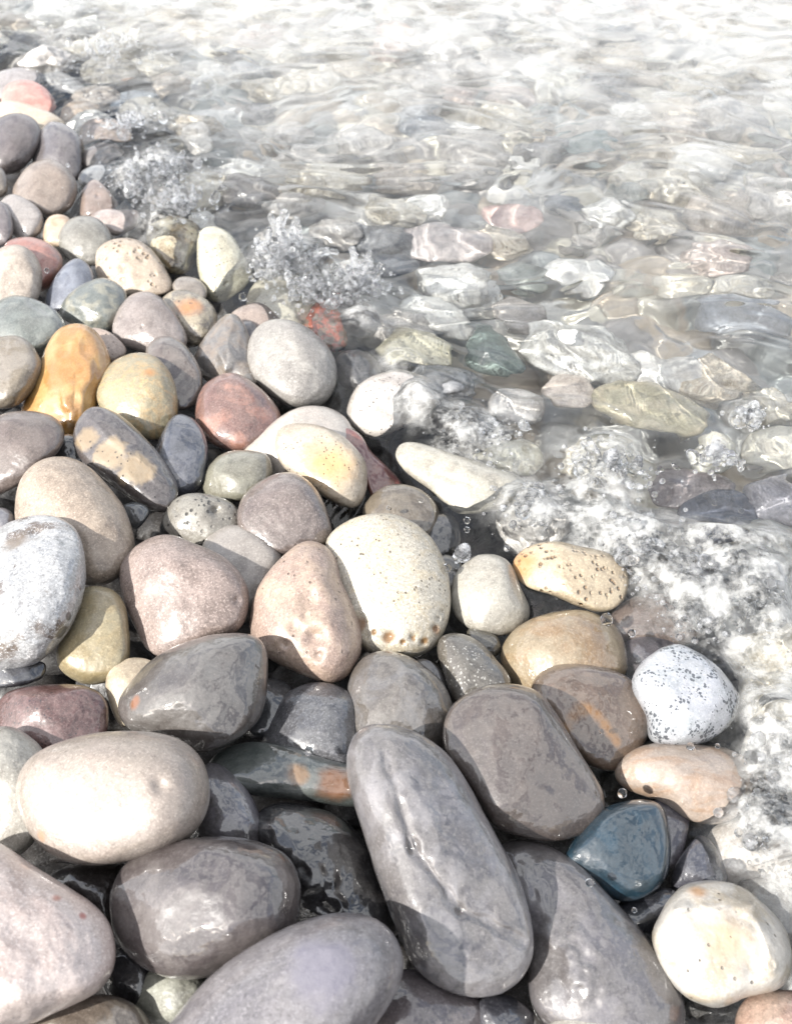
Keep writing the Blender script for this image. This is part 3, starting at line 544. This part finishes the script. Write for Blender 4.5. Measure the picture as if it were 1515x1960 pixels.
s_ = bil(gx[::4], gy[::4], seaward(*np.meshgrid(gx[::4], gy[::4])), X, Y)
near = np.exp(-((np.hypot(X, Y - 1) / 3.0) ** 4))
zb = heap(np.clip(s_, -4, 8)) - .064 - .026 * sstep(.05, -.1, s_) + .014 * sstep(.1, .4, s_)
def cobbles(X, Y, cell, seed):
    """rounded tops of closely packed small stones: height 0..1 and one random number per stone"""
    wx_ = X + perlin(np.stack([X * 9, Y * 9, X * 0 + seed], 1)) * cell * .4; wy_ = Y + perlin(np.stack([X * 9, Y * 9, X * 0 + seed + 5], 1)) * cell * .4
    gx_ = np.floor(wx_ / cell).astype(np.int64); gy_ = np.floor(wy_ / cell).astype(np.int64)
    best = np.full(len(X), 9.0); idn = np.zeros(len(X)); sec = np.full(len(X), 9.0)
    for i in (-1, 0, 1):
        for j in (-1, 0, 1):
            k = _perm[(_perm[(gx_ + i + seed) & 511] + gy_ + j) & 511]; k2 = _perm[k + 200]
            cx_ = (gx_ + i + .15 + .7 * k / 512.) * cell; cy_ = (gy_ + j + .15 + .7 * k2 / 512.) * cell
            d = np.hypot(wx_ - cx_, (wy_ - cy_) * (.8 + .5 * (k2 / 512.))) / cell
            m = d < best; sec = np.where(m, best, np.minimum(sec, d)); idn[m] = k[m] / 512.; best = np.where(m, d, best)
    return np.sqrt(np.clip(1 - (best / .72) ** 2, 0, 1)) * sstep(0, .22, sec - best), idn
c1h, c1i = cobbles(X, Y, .050, 3)
P = np.stack([X, Y, X * 0], 1)
zb = zb + near * (c1h * .020 + perlin(P * 60 + 9) * .0015)
me = np_mesh("shingle_bed", np.stack([X, Y, zb], 1), grid_faces(len(gx), len(gy)))
bed = bpy.data.objects.new("ground", me); COL.objects.link(bed); bed["kind"] = "structure"
bm = stone_mat("bed", (44, 41, 40), c2=(62, 57, 53), wet=.05, mot=26, grain=1.0)  # near-black colour paints in deep shade of gaps; paler seaward to offset dim water
at = me.attributes.new("sea", 'FLOAT', 'POINT'); at.data.foreach_set("value", sstep(.02, .18, s_).astype(np.float32))
nt = bm.node_tree; pb = nt.nodes["Principled BSDF"]; src = pb.inputs["Base Color"].links[0].from_socket
an = nt.nodes.new("ShaderNodeAttribute"); an.attribute_name = "sea"
ca = me.attributes.new("tint", 'FLOAT_COLOR', 'POINT')
pal = np.array([(.62, .58, .48), (.74, .72, .67), (.46, .43, .40), (.42, .41, .39), (.56, .48, .38), (.70, .66, .55), (.36, .38, .37), (.60, .60, .58)])
ci = np.clip((c1i * len(pal)).astype(int), 0, len(pal) - 1)
cc = pal[ci] * (.45 + .55 * np.clip(c1h, 0, 1) ** .3)[:, None] ** 0
ca.data.foreach_set("color", np.concatenate([cc, np.ones((len(cc), 1))], 1).astype(np.float32).ravel())
rp = nt.nodes.new("ShaderNodeAttribute"); rp.attribute_name = "tint"
bed.cycles.is_caustics_receiver = True
mm = nt.nodes.new("ShaderNodeMix"); mm.data_type = 'RGBA'
nt.links.new(an.outputs["Fac"], mm.inputs[0]); nt.links.new(src, mm.inputs[6]); nt.links.new(rp.outputs['Color'], mm.inputs[7]); nt.links.new(mm.outputs[2], pb.inputs["Base Color"])
me.materials.append(bm)

# ------------------------------------------------------------------ random stones beneath the water
rs = np.random.RandomState(21)
KINDS = [
    ("pale cream", (232, 222, 198), (206, 188, 152), 26), ("chalk white", (238, 236, 228), (220, 216, 206), 24),
    ("light grey", (190, 184, 178), (208, 200, 192), 18), ("mid grey", (172, 166, 160), (192, 184, 176), 14),
    ("beige", (212, 194, 170), (190, 168, 140), 14), ("dark slate", (112, 114, 118), (140, 140, 142), 8),
    ("dull green", (140, 148, 140), (162, 164, 150), 4), ("brownish", (164, 150, 136), (184, 168, 150), 8),
    ("pinkish", (212, 184, 172), (222, 200, 188), 4), ("blue grey", (112, 124, 138), (138, 146, 156), 4)]
protos = []
for k in range(14):
    Sx, F = ICO[4]
    V = Sx.copy()
    for j in range(7):
        n = rs.normal(size=3); n /= np.linalg.norm(n)
        ex = np.logaddexp(0, (V @ n - rs.uniform(.62, .86)) / .06) * .06
        V = V - ex[:, None] * .75 * n
    V = V * (1 + (perlin(Sx * 1.4 + k * 7) * .24 + perlin(Sx * 3.6 + k) * .10 + perlin(Sx * 9 + k) * .035)[:, None])
    V = V * np.array([1.0, rs.uniform(.68, .95), rs.uniform(.55, .82)])
    me = np_mesh("stone", V * .05, F); me.materials.append(None); protos.append(me)
kmats = [[stone_mat("sea_stone", c1, c2=c2, seed=3.7 * i + 11 * j, wet=.3, kalb=.95, mot=34, grain=.9, pits=(.3 if i in (0, 1, 4) and j else 0)) for j in range(2)] for i, (_, c1, c2, _) in enumerate(KINDS)]  # pale albedo offsets the dim light below the surface
wts = np.array([k[3] for k in KINDS], float); wts /= wts.sum()
pts = []
for _ in range(26000):
    x = rs.uniform(-1.3, 1.7); y = rs.uniform(.2, 2.9)
    v = np.array([x, y, -.06]) - CAM; d = v @ FWD
    if d < .1: continue
    px = 757.5 + FPX * v[0] / d; py = 980 - FPX * (v @ UP) / d
    if not (-110 < px < 1800 and -150 < py < 2050): continue
    far = d
    R_ = rs.uniform(.023, .049) * (1.0 + .18 * far)
    pts.append((x, y, R_, px, py))
ss = seaward(np.array([p[0] for p in pts]), np.array([p[1] for p in pts]))
taken = [(a, b, c) for a, b, c in PLACED]
count = 0
MARKS = [(975, 460, "rose pink stone"), (940, 695, "sea green stone"), (1230, 815, "olive yellow stone"), (1090, 568, "light netted white stone"), (1068, 240, "ring rippled pale stone"), (1315, 390, "big white far stone"),
 (735, 130, "faint peach stone"), (485, 395, "dark taupe stone"), (1095, 345, "pale teal stone"), (1400, 665, "broad bluish grey stone"), (1285, 600, "ochre stained cream stone"), (1360, 1010, "deep blue stone"),
 (295, 240, "bright white lumpy stone"), (210, 160, "rusty spotted white stone"), (560, 690, "big grey egg stone"), (1480, 890, "cream white lump"), (540, 490, "splash crown"), (750, 770, "white pitted stone")]
def zone(px, py):
    if py < 260: return "far out under the pale rippled water"
    if py < 560: return "under the ripples beyond the splash"
    if py < 900: return "under the clear shallows"
    return "in the wash close to the near splash"
for (x, y, R_, px, py), s in zip(pts, ss):
    if s < -.015 or count >= 330: continue
    if any((x - a) ** 2 + (y - b) ** 2 < ((R_ + c) * .70) ** 2 for a, b, c in taken): continue
    taken.append((x, y, R_)); count += 1
    i = rs.choice(len(KINDS), p=wts); nm, c1, c2, _ = KINDS[i]
    o = bpy.data.objects.new("submerged_stone", protos[rs.randint(14)]); COL.objects.link(o)
    z = heap_xy(x, y) - .012 + rs.uniform(-.008, .010)
    o.location = (x, y, z); k = R_ / .05 * 1.08
    o.scale = (k * rs.uniform(.9, 1.15),) * 3
    o.rotation_euler = (rs.uniform(-.5, .5), rs.uniform(-.5, .5), rs.uniform(0, 6.28))
    o.material_slots[0].link = 'OBJECT'; o.material_slots[0].material = kmats[i][rs.randint(2)]
    j = min(range(len(MARKS)), key=lambda q: (MARKS[q][0] - px) ** 2 + (MARKS[q][1] - py) ** 2 * 2)
    mx_, my_, mn = MARKS[j]
    ang = math.degrees(math.atan2(my_ - py, px - mx_)) % 360
    rel = ["right of", "up and right of", "straight beyond", "up and left of", "left of", "down and left of", "just short of", "down and right of"][int((ang + 22.5) // 45) % 8]
    dist = math.hypot(px - mx_, py - my_)
    o["label"] = f"{'small' if R_ < .036 else 'large' if R_ > .047 else 'mid-sized'} {nm} submerged stone, {'next' if dist < 120 else 'a way' if dist < 260 else 'far'} {rel} the {mn}"
    o["category"] = "stone"; o["group"] = "stones lying under the rippled water"
    o.cycles.is_caustics_receiver = True
print("random stones", count)

# ------------------------------------------------------------------ the water
SPLASH = [(300,330,75,1.0),(230,90,70,.7),(120,70,60,.6),(560,490,70,1.0),(680,520,45,.9),(690,610,45,.8),(800,770,55,.8),(930,820,70,.7),(880,840,50,.8),(1150,890,90,.9),
          (1010,970,70,.8),(1150,1010,80,1.0),(1230,1060,60,1.0),(1350,1090,90,1.0),(1420,1130,90,1.2),(1330,1170,60,.8),(1490,1060,70,1.0),(1460,1540,60,.8),(1500,1620,60,.8),(1480,1420,60,.7),(1420,790,45,.7),(1370,850,35,.7),(760,690,40,.6),(300,430,50,.6),(1480,1250,100,.55),(1500,1380,70,.6),(1440,1620,70,.5),(1510,1700,60,.5),(1500,1500,60,.6)]
wx = axis(-1.25, 1.45, .0032, 60, 1.3); wy = axis(.12, 2.5, .0032, 60, 1.3)
X, Y = np.meshgrid(wx, wy); shp = X.shape; X = X.ravel(); Y = Y.ravel()
cs_ = seaward(*np.meshgrid(wx[::6], wy[::6]))           # coarse distance, then bilinear
def bil(cx, cy, Z, x, y):
    i = np.clip(np.searchsorted(cx, x) - 1, 0, len(cx) - 2); j = np.clip(np.searchsorted(cy, y) - 1, 0, len(cy) - 2)
    u = np.clip((x - cx[i]) / (cx[i + 1] - cx[i]), 0, 1); v = np.clip((y - cy[j]) / (cy[j + 1] - cy[j]), 0, 1)
    return Z[j, i] * (1 - u) * (1 - v) + Z[j, i + 1] * u * (1 - v) + Z[j + 1, i] * (1 - u) * v + Z[j + 1, i + 1] * u * v
s = bil(wx[::6], wy[::6], cs_, X, Y)
near = np.exp(-((np.hypot(X - .1, Y - 1) / 2.4) ** 4))
P = np.stack([X, Y, X * 0], 1)
warp = np.stack([perlin(P * 4 + 3), perlin(P * 4 + 17), X * 0], 1) * .11 + np.stack([perlin(P * 13 + 3), perlin(P * 13 + 17), X * 0], 1) * .022
Q = (P + warp) * np.array([.78, 1.0, 1.0])
calm = sstep(-.02, .10, s)
h = perlin(Q * 5) * .0060 + perlin(Q * 13 + 3) * .0062 * calm + perlin(Q * 28 + 5) * .0050 * calm + perlin(Q * 64 + 8) * .0012
foam = np.zeros(len(X)); chop = np.zeros(len(X))
for (px, py, r, a) in SPLASH:
    c = on_level(np.array(float(px)), np.array(float(py)), 0.0); rr = r / FPX * float((c - CAM) @ FWD)
    d = np.hypot(X - c[0], (Y - c[1]) * .8)
    foam += a * np.exp(-(d / rr) ** 2)
foam = np.clip(foam, 0, 1.2)
edge = np.exp(-((s - .02) / .05) ** 2)
turb = np.clip(foam + .30 * edge, 0, 1.2)
tn = 1 - 2 * np.abs(perlin(P * 42 + 20)); tn2 = 1 - 2 * np.abs(perlin(P * 95 + 31)); t0 = perlin(P * 17 + 40)
h += turb * (.013 * t0 + .0026 * tn + .0004 * tn2 + .012 * foam)
z = near * h
z = z - .12 * sstep(.00, -.15, s) * (1 + 0 * s) 
z = np.where(s < -.2, z - .1, z)
me = np_mesh("water", np.stack([X, Y, z], 1), grid_faces(len(wx), len(wy)))
water = bpy.data.objects.new("water", me); COL.objects.link(water); water["kind"] = "structure"
at = me.attributes.new("froth", 'FLOAT', 'POINT')
at.data.foreach_set("value", np.clip(foam + .15 * edge, 0, 1.2).astype(np.float32))
water.cycles.is_caustics_caster = True
at = me.attributes.new("glare_veil", 'FLOAT', 'POINT')
out_ = sstep(.10, 1.2, s) * .16 + sstep(.75, 2.3, Y) * .46
at.data.foreach_set("value", np.clip(.01 + (.06 + out_) * sstep(0.04, .3, s), 0, .66).astype(np.float32))
t = NT("water")
b = t.b; b.inputs["Base Color"].default_value = (.97, .99, .985, 1); b.inputs["Roughness"].default_value = 0.0
b.inputs["IOR"].default_value = 1.33; b.inputs["Transmission Weight"].default_value = 1.0
out = t.N["Material Output"]
tr = t.N.new("ShaderNodeBsdfTransparent")
mx = t.N.new("ShaderNodeMixShader"); mx.inputs[0].default_value = 0.0
t.l(b.outputs[0], mx.inputs[1]); t.l(tr.outputs[0], mx.inputs[2])
# froth: films of tiny bubbles, white where they crowd
fa = t.N.new("ShaderNodeAttribute"); fa.attribute_name = "froth"
ge = t.N.new("ShaderNodeNewGeometry")
fn = t.noise(ge.outputs["Position"], 60.0, 7, .72, .5)
fr = t.math('ABSOLUTE', t.math('SUBTRACT', fn, .5))
cell = t.ramp(fr, .0, .05, 1.0, .0)
fine = t.ramp(t.noise(ge.outputs["Position"], 150.0, 5, .62, .15), .44, .66)
soft = t.ramp(t.noise(ge.outputs["Position"], 40.0, 4, .55, .1), .40, .66)
fm = t.math('MULTIPLY', t.math('ADD', t.math('ADD', t.math('MULTIPLY', cell, .12), t.math('MULTIPLY', fine, .30)), t.math('MULTIPLY', soft, .62)), t.ramp(fa.outputs["Fac"], .10, 1.0, 0, .9))
df = t.N.new("ShaderNodeBsdfDiffuse"); df.inputs["Color"].default_value = (.76, .76, .74, 1)
tl = t.N.new("ShaderNodeBsdfTranslucent"); tl.inputs["Color"].default_value = (.72, .74, .75, 1)
m2 = t.N.new("ShaderNodeMixShader"); m2.inputs[0].default_value = .4; t.l(df.outputs[0], m2.inputs[1]); t.l(tl.outputs[0], m2.inputs[2])
m3 = t.N.new("ShaderNodeMixShader"); ma = t.N.new("ShaderNodeAttribute"); ma.attribute_name = "glare_veil"      # sky reflection and glare painted as a white veil, denser further out
mk = t.math('MULTIPLY', ma.outputs["Fac"], t.ramp(t.noise(ge.outputs["Position"], 9.0, 6, .62, 1.2), .32, .66, .35, 1.0))
fm = t.math('MAXIMUM', fm, mk)
t.l(fm, m3.inputs[0]); t.l(mx.outputs[0], m3.inputs[1]); t.l(m2.outputs[0], m3.inputs[2])
t.l(m3.outputs[0], out.inputs["Surface"])
me.materials.append(t.m)

# ------------------------------------------------------------------ spray: crowns, lumps and beads of water thrown up by the wave
glass = NT("spray_water"); g = glass.b
g.inputs["Base Color"].default_value = (1, 1, 1, 1); g.inputs["Roughness"].default_value = 0.06; g.inputs["IOR"].default_value = 1.33
g.inputs["Transmission Weight"].default_value = 1.0
tl = glass.N.new("ShaderNodeBsdfTranslucent"); tl.inputs["Color"].default_value = (.95, .97, 1, 1)
df = glass.N.new("ShaderNodeBsdfDiffuse"); df.inputs["Color"].default_value = (.95, .97, 1, 1)
m1 = glass.N.new("ShaderNodeMixShader"); glass.l(tl.outputs[0], m1.inputs[1]); glass.l(df.outputs[0], m1.inputs[2])
m2 = glass.N.new("ShaderNodeMixShader"); ge = glass.N.new("ShaderNodeNewGeometry")
glass.l(glass.ramp(glass.noise(ge.outputs["Position"], 120.0, 3, .6), .42, .72, .03, .34), m2.inputs[0])
glass.l(g.outputs[0], m2.inputs[1]); glass.l(m1.outputs[0], m2.inputs[2]); glass.l(m2.outputs[0], glass.N["Material Output"].inputs["Surface"])
clear = NT("clear_water"); clear.b.inputs["Roughness"].default_value = 0; clear.b.inputs["IOR"].default_value = 1.33; clear.b.inputs["Transmission Weight"].default_value = 1
SV2, SF2 = ICO[2]; SV3, SF3 = ICO[3]
def balls(name, C, R, sub=2):
    SV, SF = ICO[sub]
    n = len(SV)
    V = (C[:, None, :] + SV[None] * R[:, None, None]).reshape(-1, 3)
    F = (SF[None] + (np.arange(len(C)) * n)[:, None, None]).reshape(-1, 3)
    return np_mesh(name, V, F)
def surf_z(x, y):
    """rough height of the water or of the stones where the spray lands"""
    s = seaward(np.atleast_1d(x), np.atleast_1d(y))
    return np.where(s > -.03, 0.004, heap(s) + .02)
CROWNS = [  # px, py, radius px, height (px), strands, label
    (545,495,48,62,80,"tall clear crown of splashing water beside the pale green stone"),
    (600,545,70,22,50,"low frothy splash over the round cream stone"),
    (685,540,36,50,44,"clear splash rising beside the rusty orange stone"),
    (290,330,75,30,80,"clear frothy splash on the dark stones of the far shore"),
    (345,385,60,25,30,"bubbling water below the far splash"),
    (1165,895,75,45,30,"clear curling splash in front of the olive yellow stone"),
    (1205,1040,55,45,34,"frothy splash rising behind the honey coloured stone"),
    (1340,1085,80,42,44,"bright frothy splash above the speckled granite"),
    (1440,1120,80,50,56,"brightest mass of foam at the near edge of the sea"),
    (1330,1160,50,20,30,"low beads of foam above the speckled granite"),
    (885,1055,9,26,6,"small spurt of water above the pale pear shaped stone"),
    (1372,865,34,22,16,"isolated lump of water beyond the near splash"),
    (1432,790,26,22,12,"small tall lump of water beyond the near splash"),
    (930,820,70,18,18,"churned water behind the white boulder"),
    (1010,960,60,22,18,"churned water at the tip of the white boulder"),
    (1475,1560,50,18,34,"foam beside the long pinkish cream stone"),
    (1490,1430,45,16,24,"foam over the cream stone below the granite"),
    (200,90,90,18,34,"white froth washing over the far stones"),
    (250,225,60,15,22,"froth between the two far white stones"),
]
rs = np.random.RandomState(5)
for (px, py, rp_, hp, ns, lab) in CROWNS:
    c = on_level(np.array(float(px)), np.array(float(py)), .012); mp_ = float((c - CAM) @ FWD) / FPX
    rad = rp_ * mp_; hh = hp * mp_
    Cs = []; Rs = []
    for k in range(int(ns * .62)):
        a = rs.uniform(0, 6.283); rr_ = rad * abs(rs.normal(0, .55))
        x = c[0] + math.cos(a) * rr_; y = c[1] + math.sin(a) * rr_ * 1.1
        z0 = float(surf_z(x, y)[0]) - .003
        top = hh * math.exp(-(rr_ / rad) ** 2) * rs.uniform(.3, 1.1) + .002
        r0 = rs.uniform(.0026, .0062)
        p = np.array([x, y, z0]); v = np.array([math.cos(a) * .3 + rs.normal(0, .35), math.sin(a) * .3 + rs.normal(0, .35), 1.3])
        n = int(max(3, top / (r0 * .45)))
        for j in range(n):
            v += rs.normal(0, .20, 3); v /= np.linalg.norm(v)
            p = p + v * r0 * .75 * np.array([1, 1, 1.0])
            if p[2] < z0: p[2] = z0
            Cs.append(p.copy()); Rs.append(r0 * (1.2 - .5 * j / n) * rs.uniform(.75, 1.3))
            if rs.rand() < .12: Cs.append(p + rs.normal(0, 1, 3) * r0 * 1.4); Rs.append(r0 * rs.uniform(.3, .7))
    Cs = np.array(Cs); Rs = np.array(Rs)
    o = bpy.data.objects.new("splash", balls("splash", Cs - c, Rs, 2)); COL.objects.link(o); o.location = c
    o.data.materials.append(glass.m)
    md = o.modifiers.new("remesh", 'REMESH'); md.mode = 'VOXEL'; md.voxel_size = .0010; md.use_smooth_shade = True
    sm = o.modifiers.new("smooth", 'SMOOTH'); sm.factor = .5; sm.iterations = 10
    o["label"] = lab; o["category"] = "splash"; o["kind"] = "stuff"
    # froth of beads and bubbles round the foot
    nb_ = int(ns * 11)
    a = rs.uniform(0, 6.283, nb_); rr_ = rad * np.abs(rs.normal(0, .8, nb_))
    x = c[0] + np.cos(a) * rr_; y = c[1] + np.sin(a) * rr_
    r = .0005 + .0026 * rs.rand(nb_) ** 3.2
    z = surf_z(x, y) + rs.rand(nb_) ** 2 * (.004 + hh * .9 * np.exp(-(rr_ / rad) ** 2))
    Cc = np.stack([x, y, z], 1)
    o = bpy.data.objects.new("froth", balls("froth", Cc - c, r, 2)); COL.objects.link(o); o.location = c
    o.data.materials.append(glass.m); o["label"] = "tiny beads of froth around the " + " ".join(lab.split()[:9]); o["category"] = "froth"; o["kind"] = "stuff"
# single drops caught in the air
DROPS = [(855,1088,9,"round drop hanging beside the big white stone"),(1437,1450,14,"big round drop above the long pinkish cream stone"),(1190,1518,9,"drop above the dark gap over the teal blue stone"),
 (560,1690,9,"drop beside the purple grey block stone"),(1128,1690,8,"drop on the large grey stone below the teal one"),(591,1438,9,"bubble on the long greenish stone"),(1160,1185,12,"oval drop at the lower edge of the honey coloured stone"),
 (893,996,7,"upper drop under the white boulder"),(893,1014,6,"lower drop under the white boulder"),(1208,1212,8,"white drop behind the yellowish tan stone"),(1150,1400,5,"drop on the amber streak of the brown stone"),
 (943,937,12,"large drop on the white boulder"),(1462,1520,8,"drop touching the end of the long cream stone"),(1452,1610,9,"twin drops low beside the long cream stone"),(725,1655,5,"drop on the flank of the long diagonal stone"),(1320,1428,8,"drop under the speckled granite"),
 (1372,1428,5,"small drop under the speckled granite"),(90,518,5,"bright drop on the brick pink stone"),(465,568,8,"drop at the foot of the pale green stone"),(1260,918,8,"oval drop flying over the plum brown stone"),(1285,912,6,"smaller drop flying over the plum brown stone"),
 (1360,975,6,"white drop over the deep blue stone"),(1410,988,6,"drop above the foam over the deep blue stone"),(1300,945,6,"pair of drops above the plum brown stone"),(1213,1742,5,"lone drop in the dark gap below the teal stone"),(744,972,5,"drop on the rim of the big white stone"),(806,958,5,"drop on the olive brown stone")]
for (px, py, r, lab) in DROPS:
    cz = hit_heap(px, py); D = float((cz - CAM) @ FWD) - .034
    c = CAM + px_dir(float(px), float(py)) * D; rr_ = r * D / FPX
    V = SV3 * rr_ * (1 + perlin(SV3 * 1.1 + px)[:, None] * .14)
    o = bpy.data.objects.new("water_drop", np_mesh("water_drop", V, SF3)); COL.objects.link(o); o.location = c
    o.data.materials.append(clear.m); o["label"] = lab; o["category"] = "drop"; o["group"] = "drops thrown up by the wave"
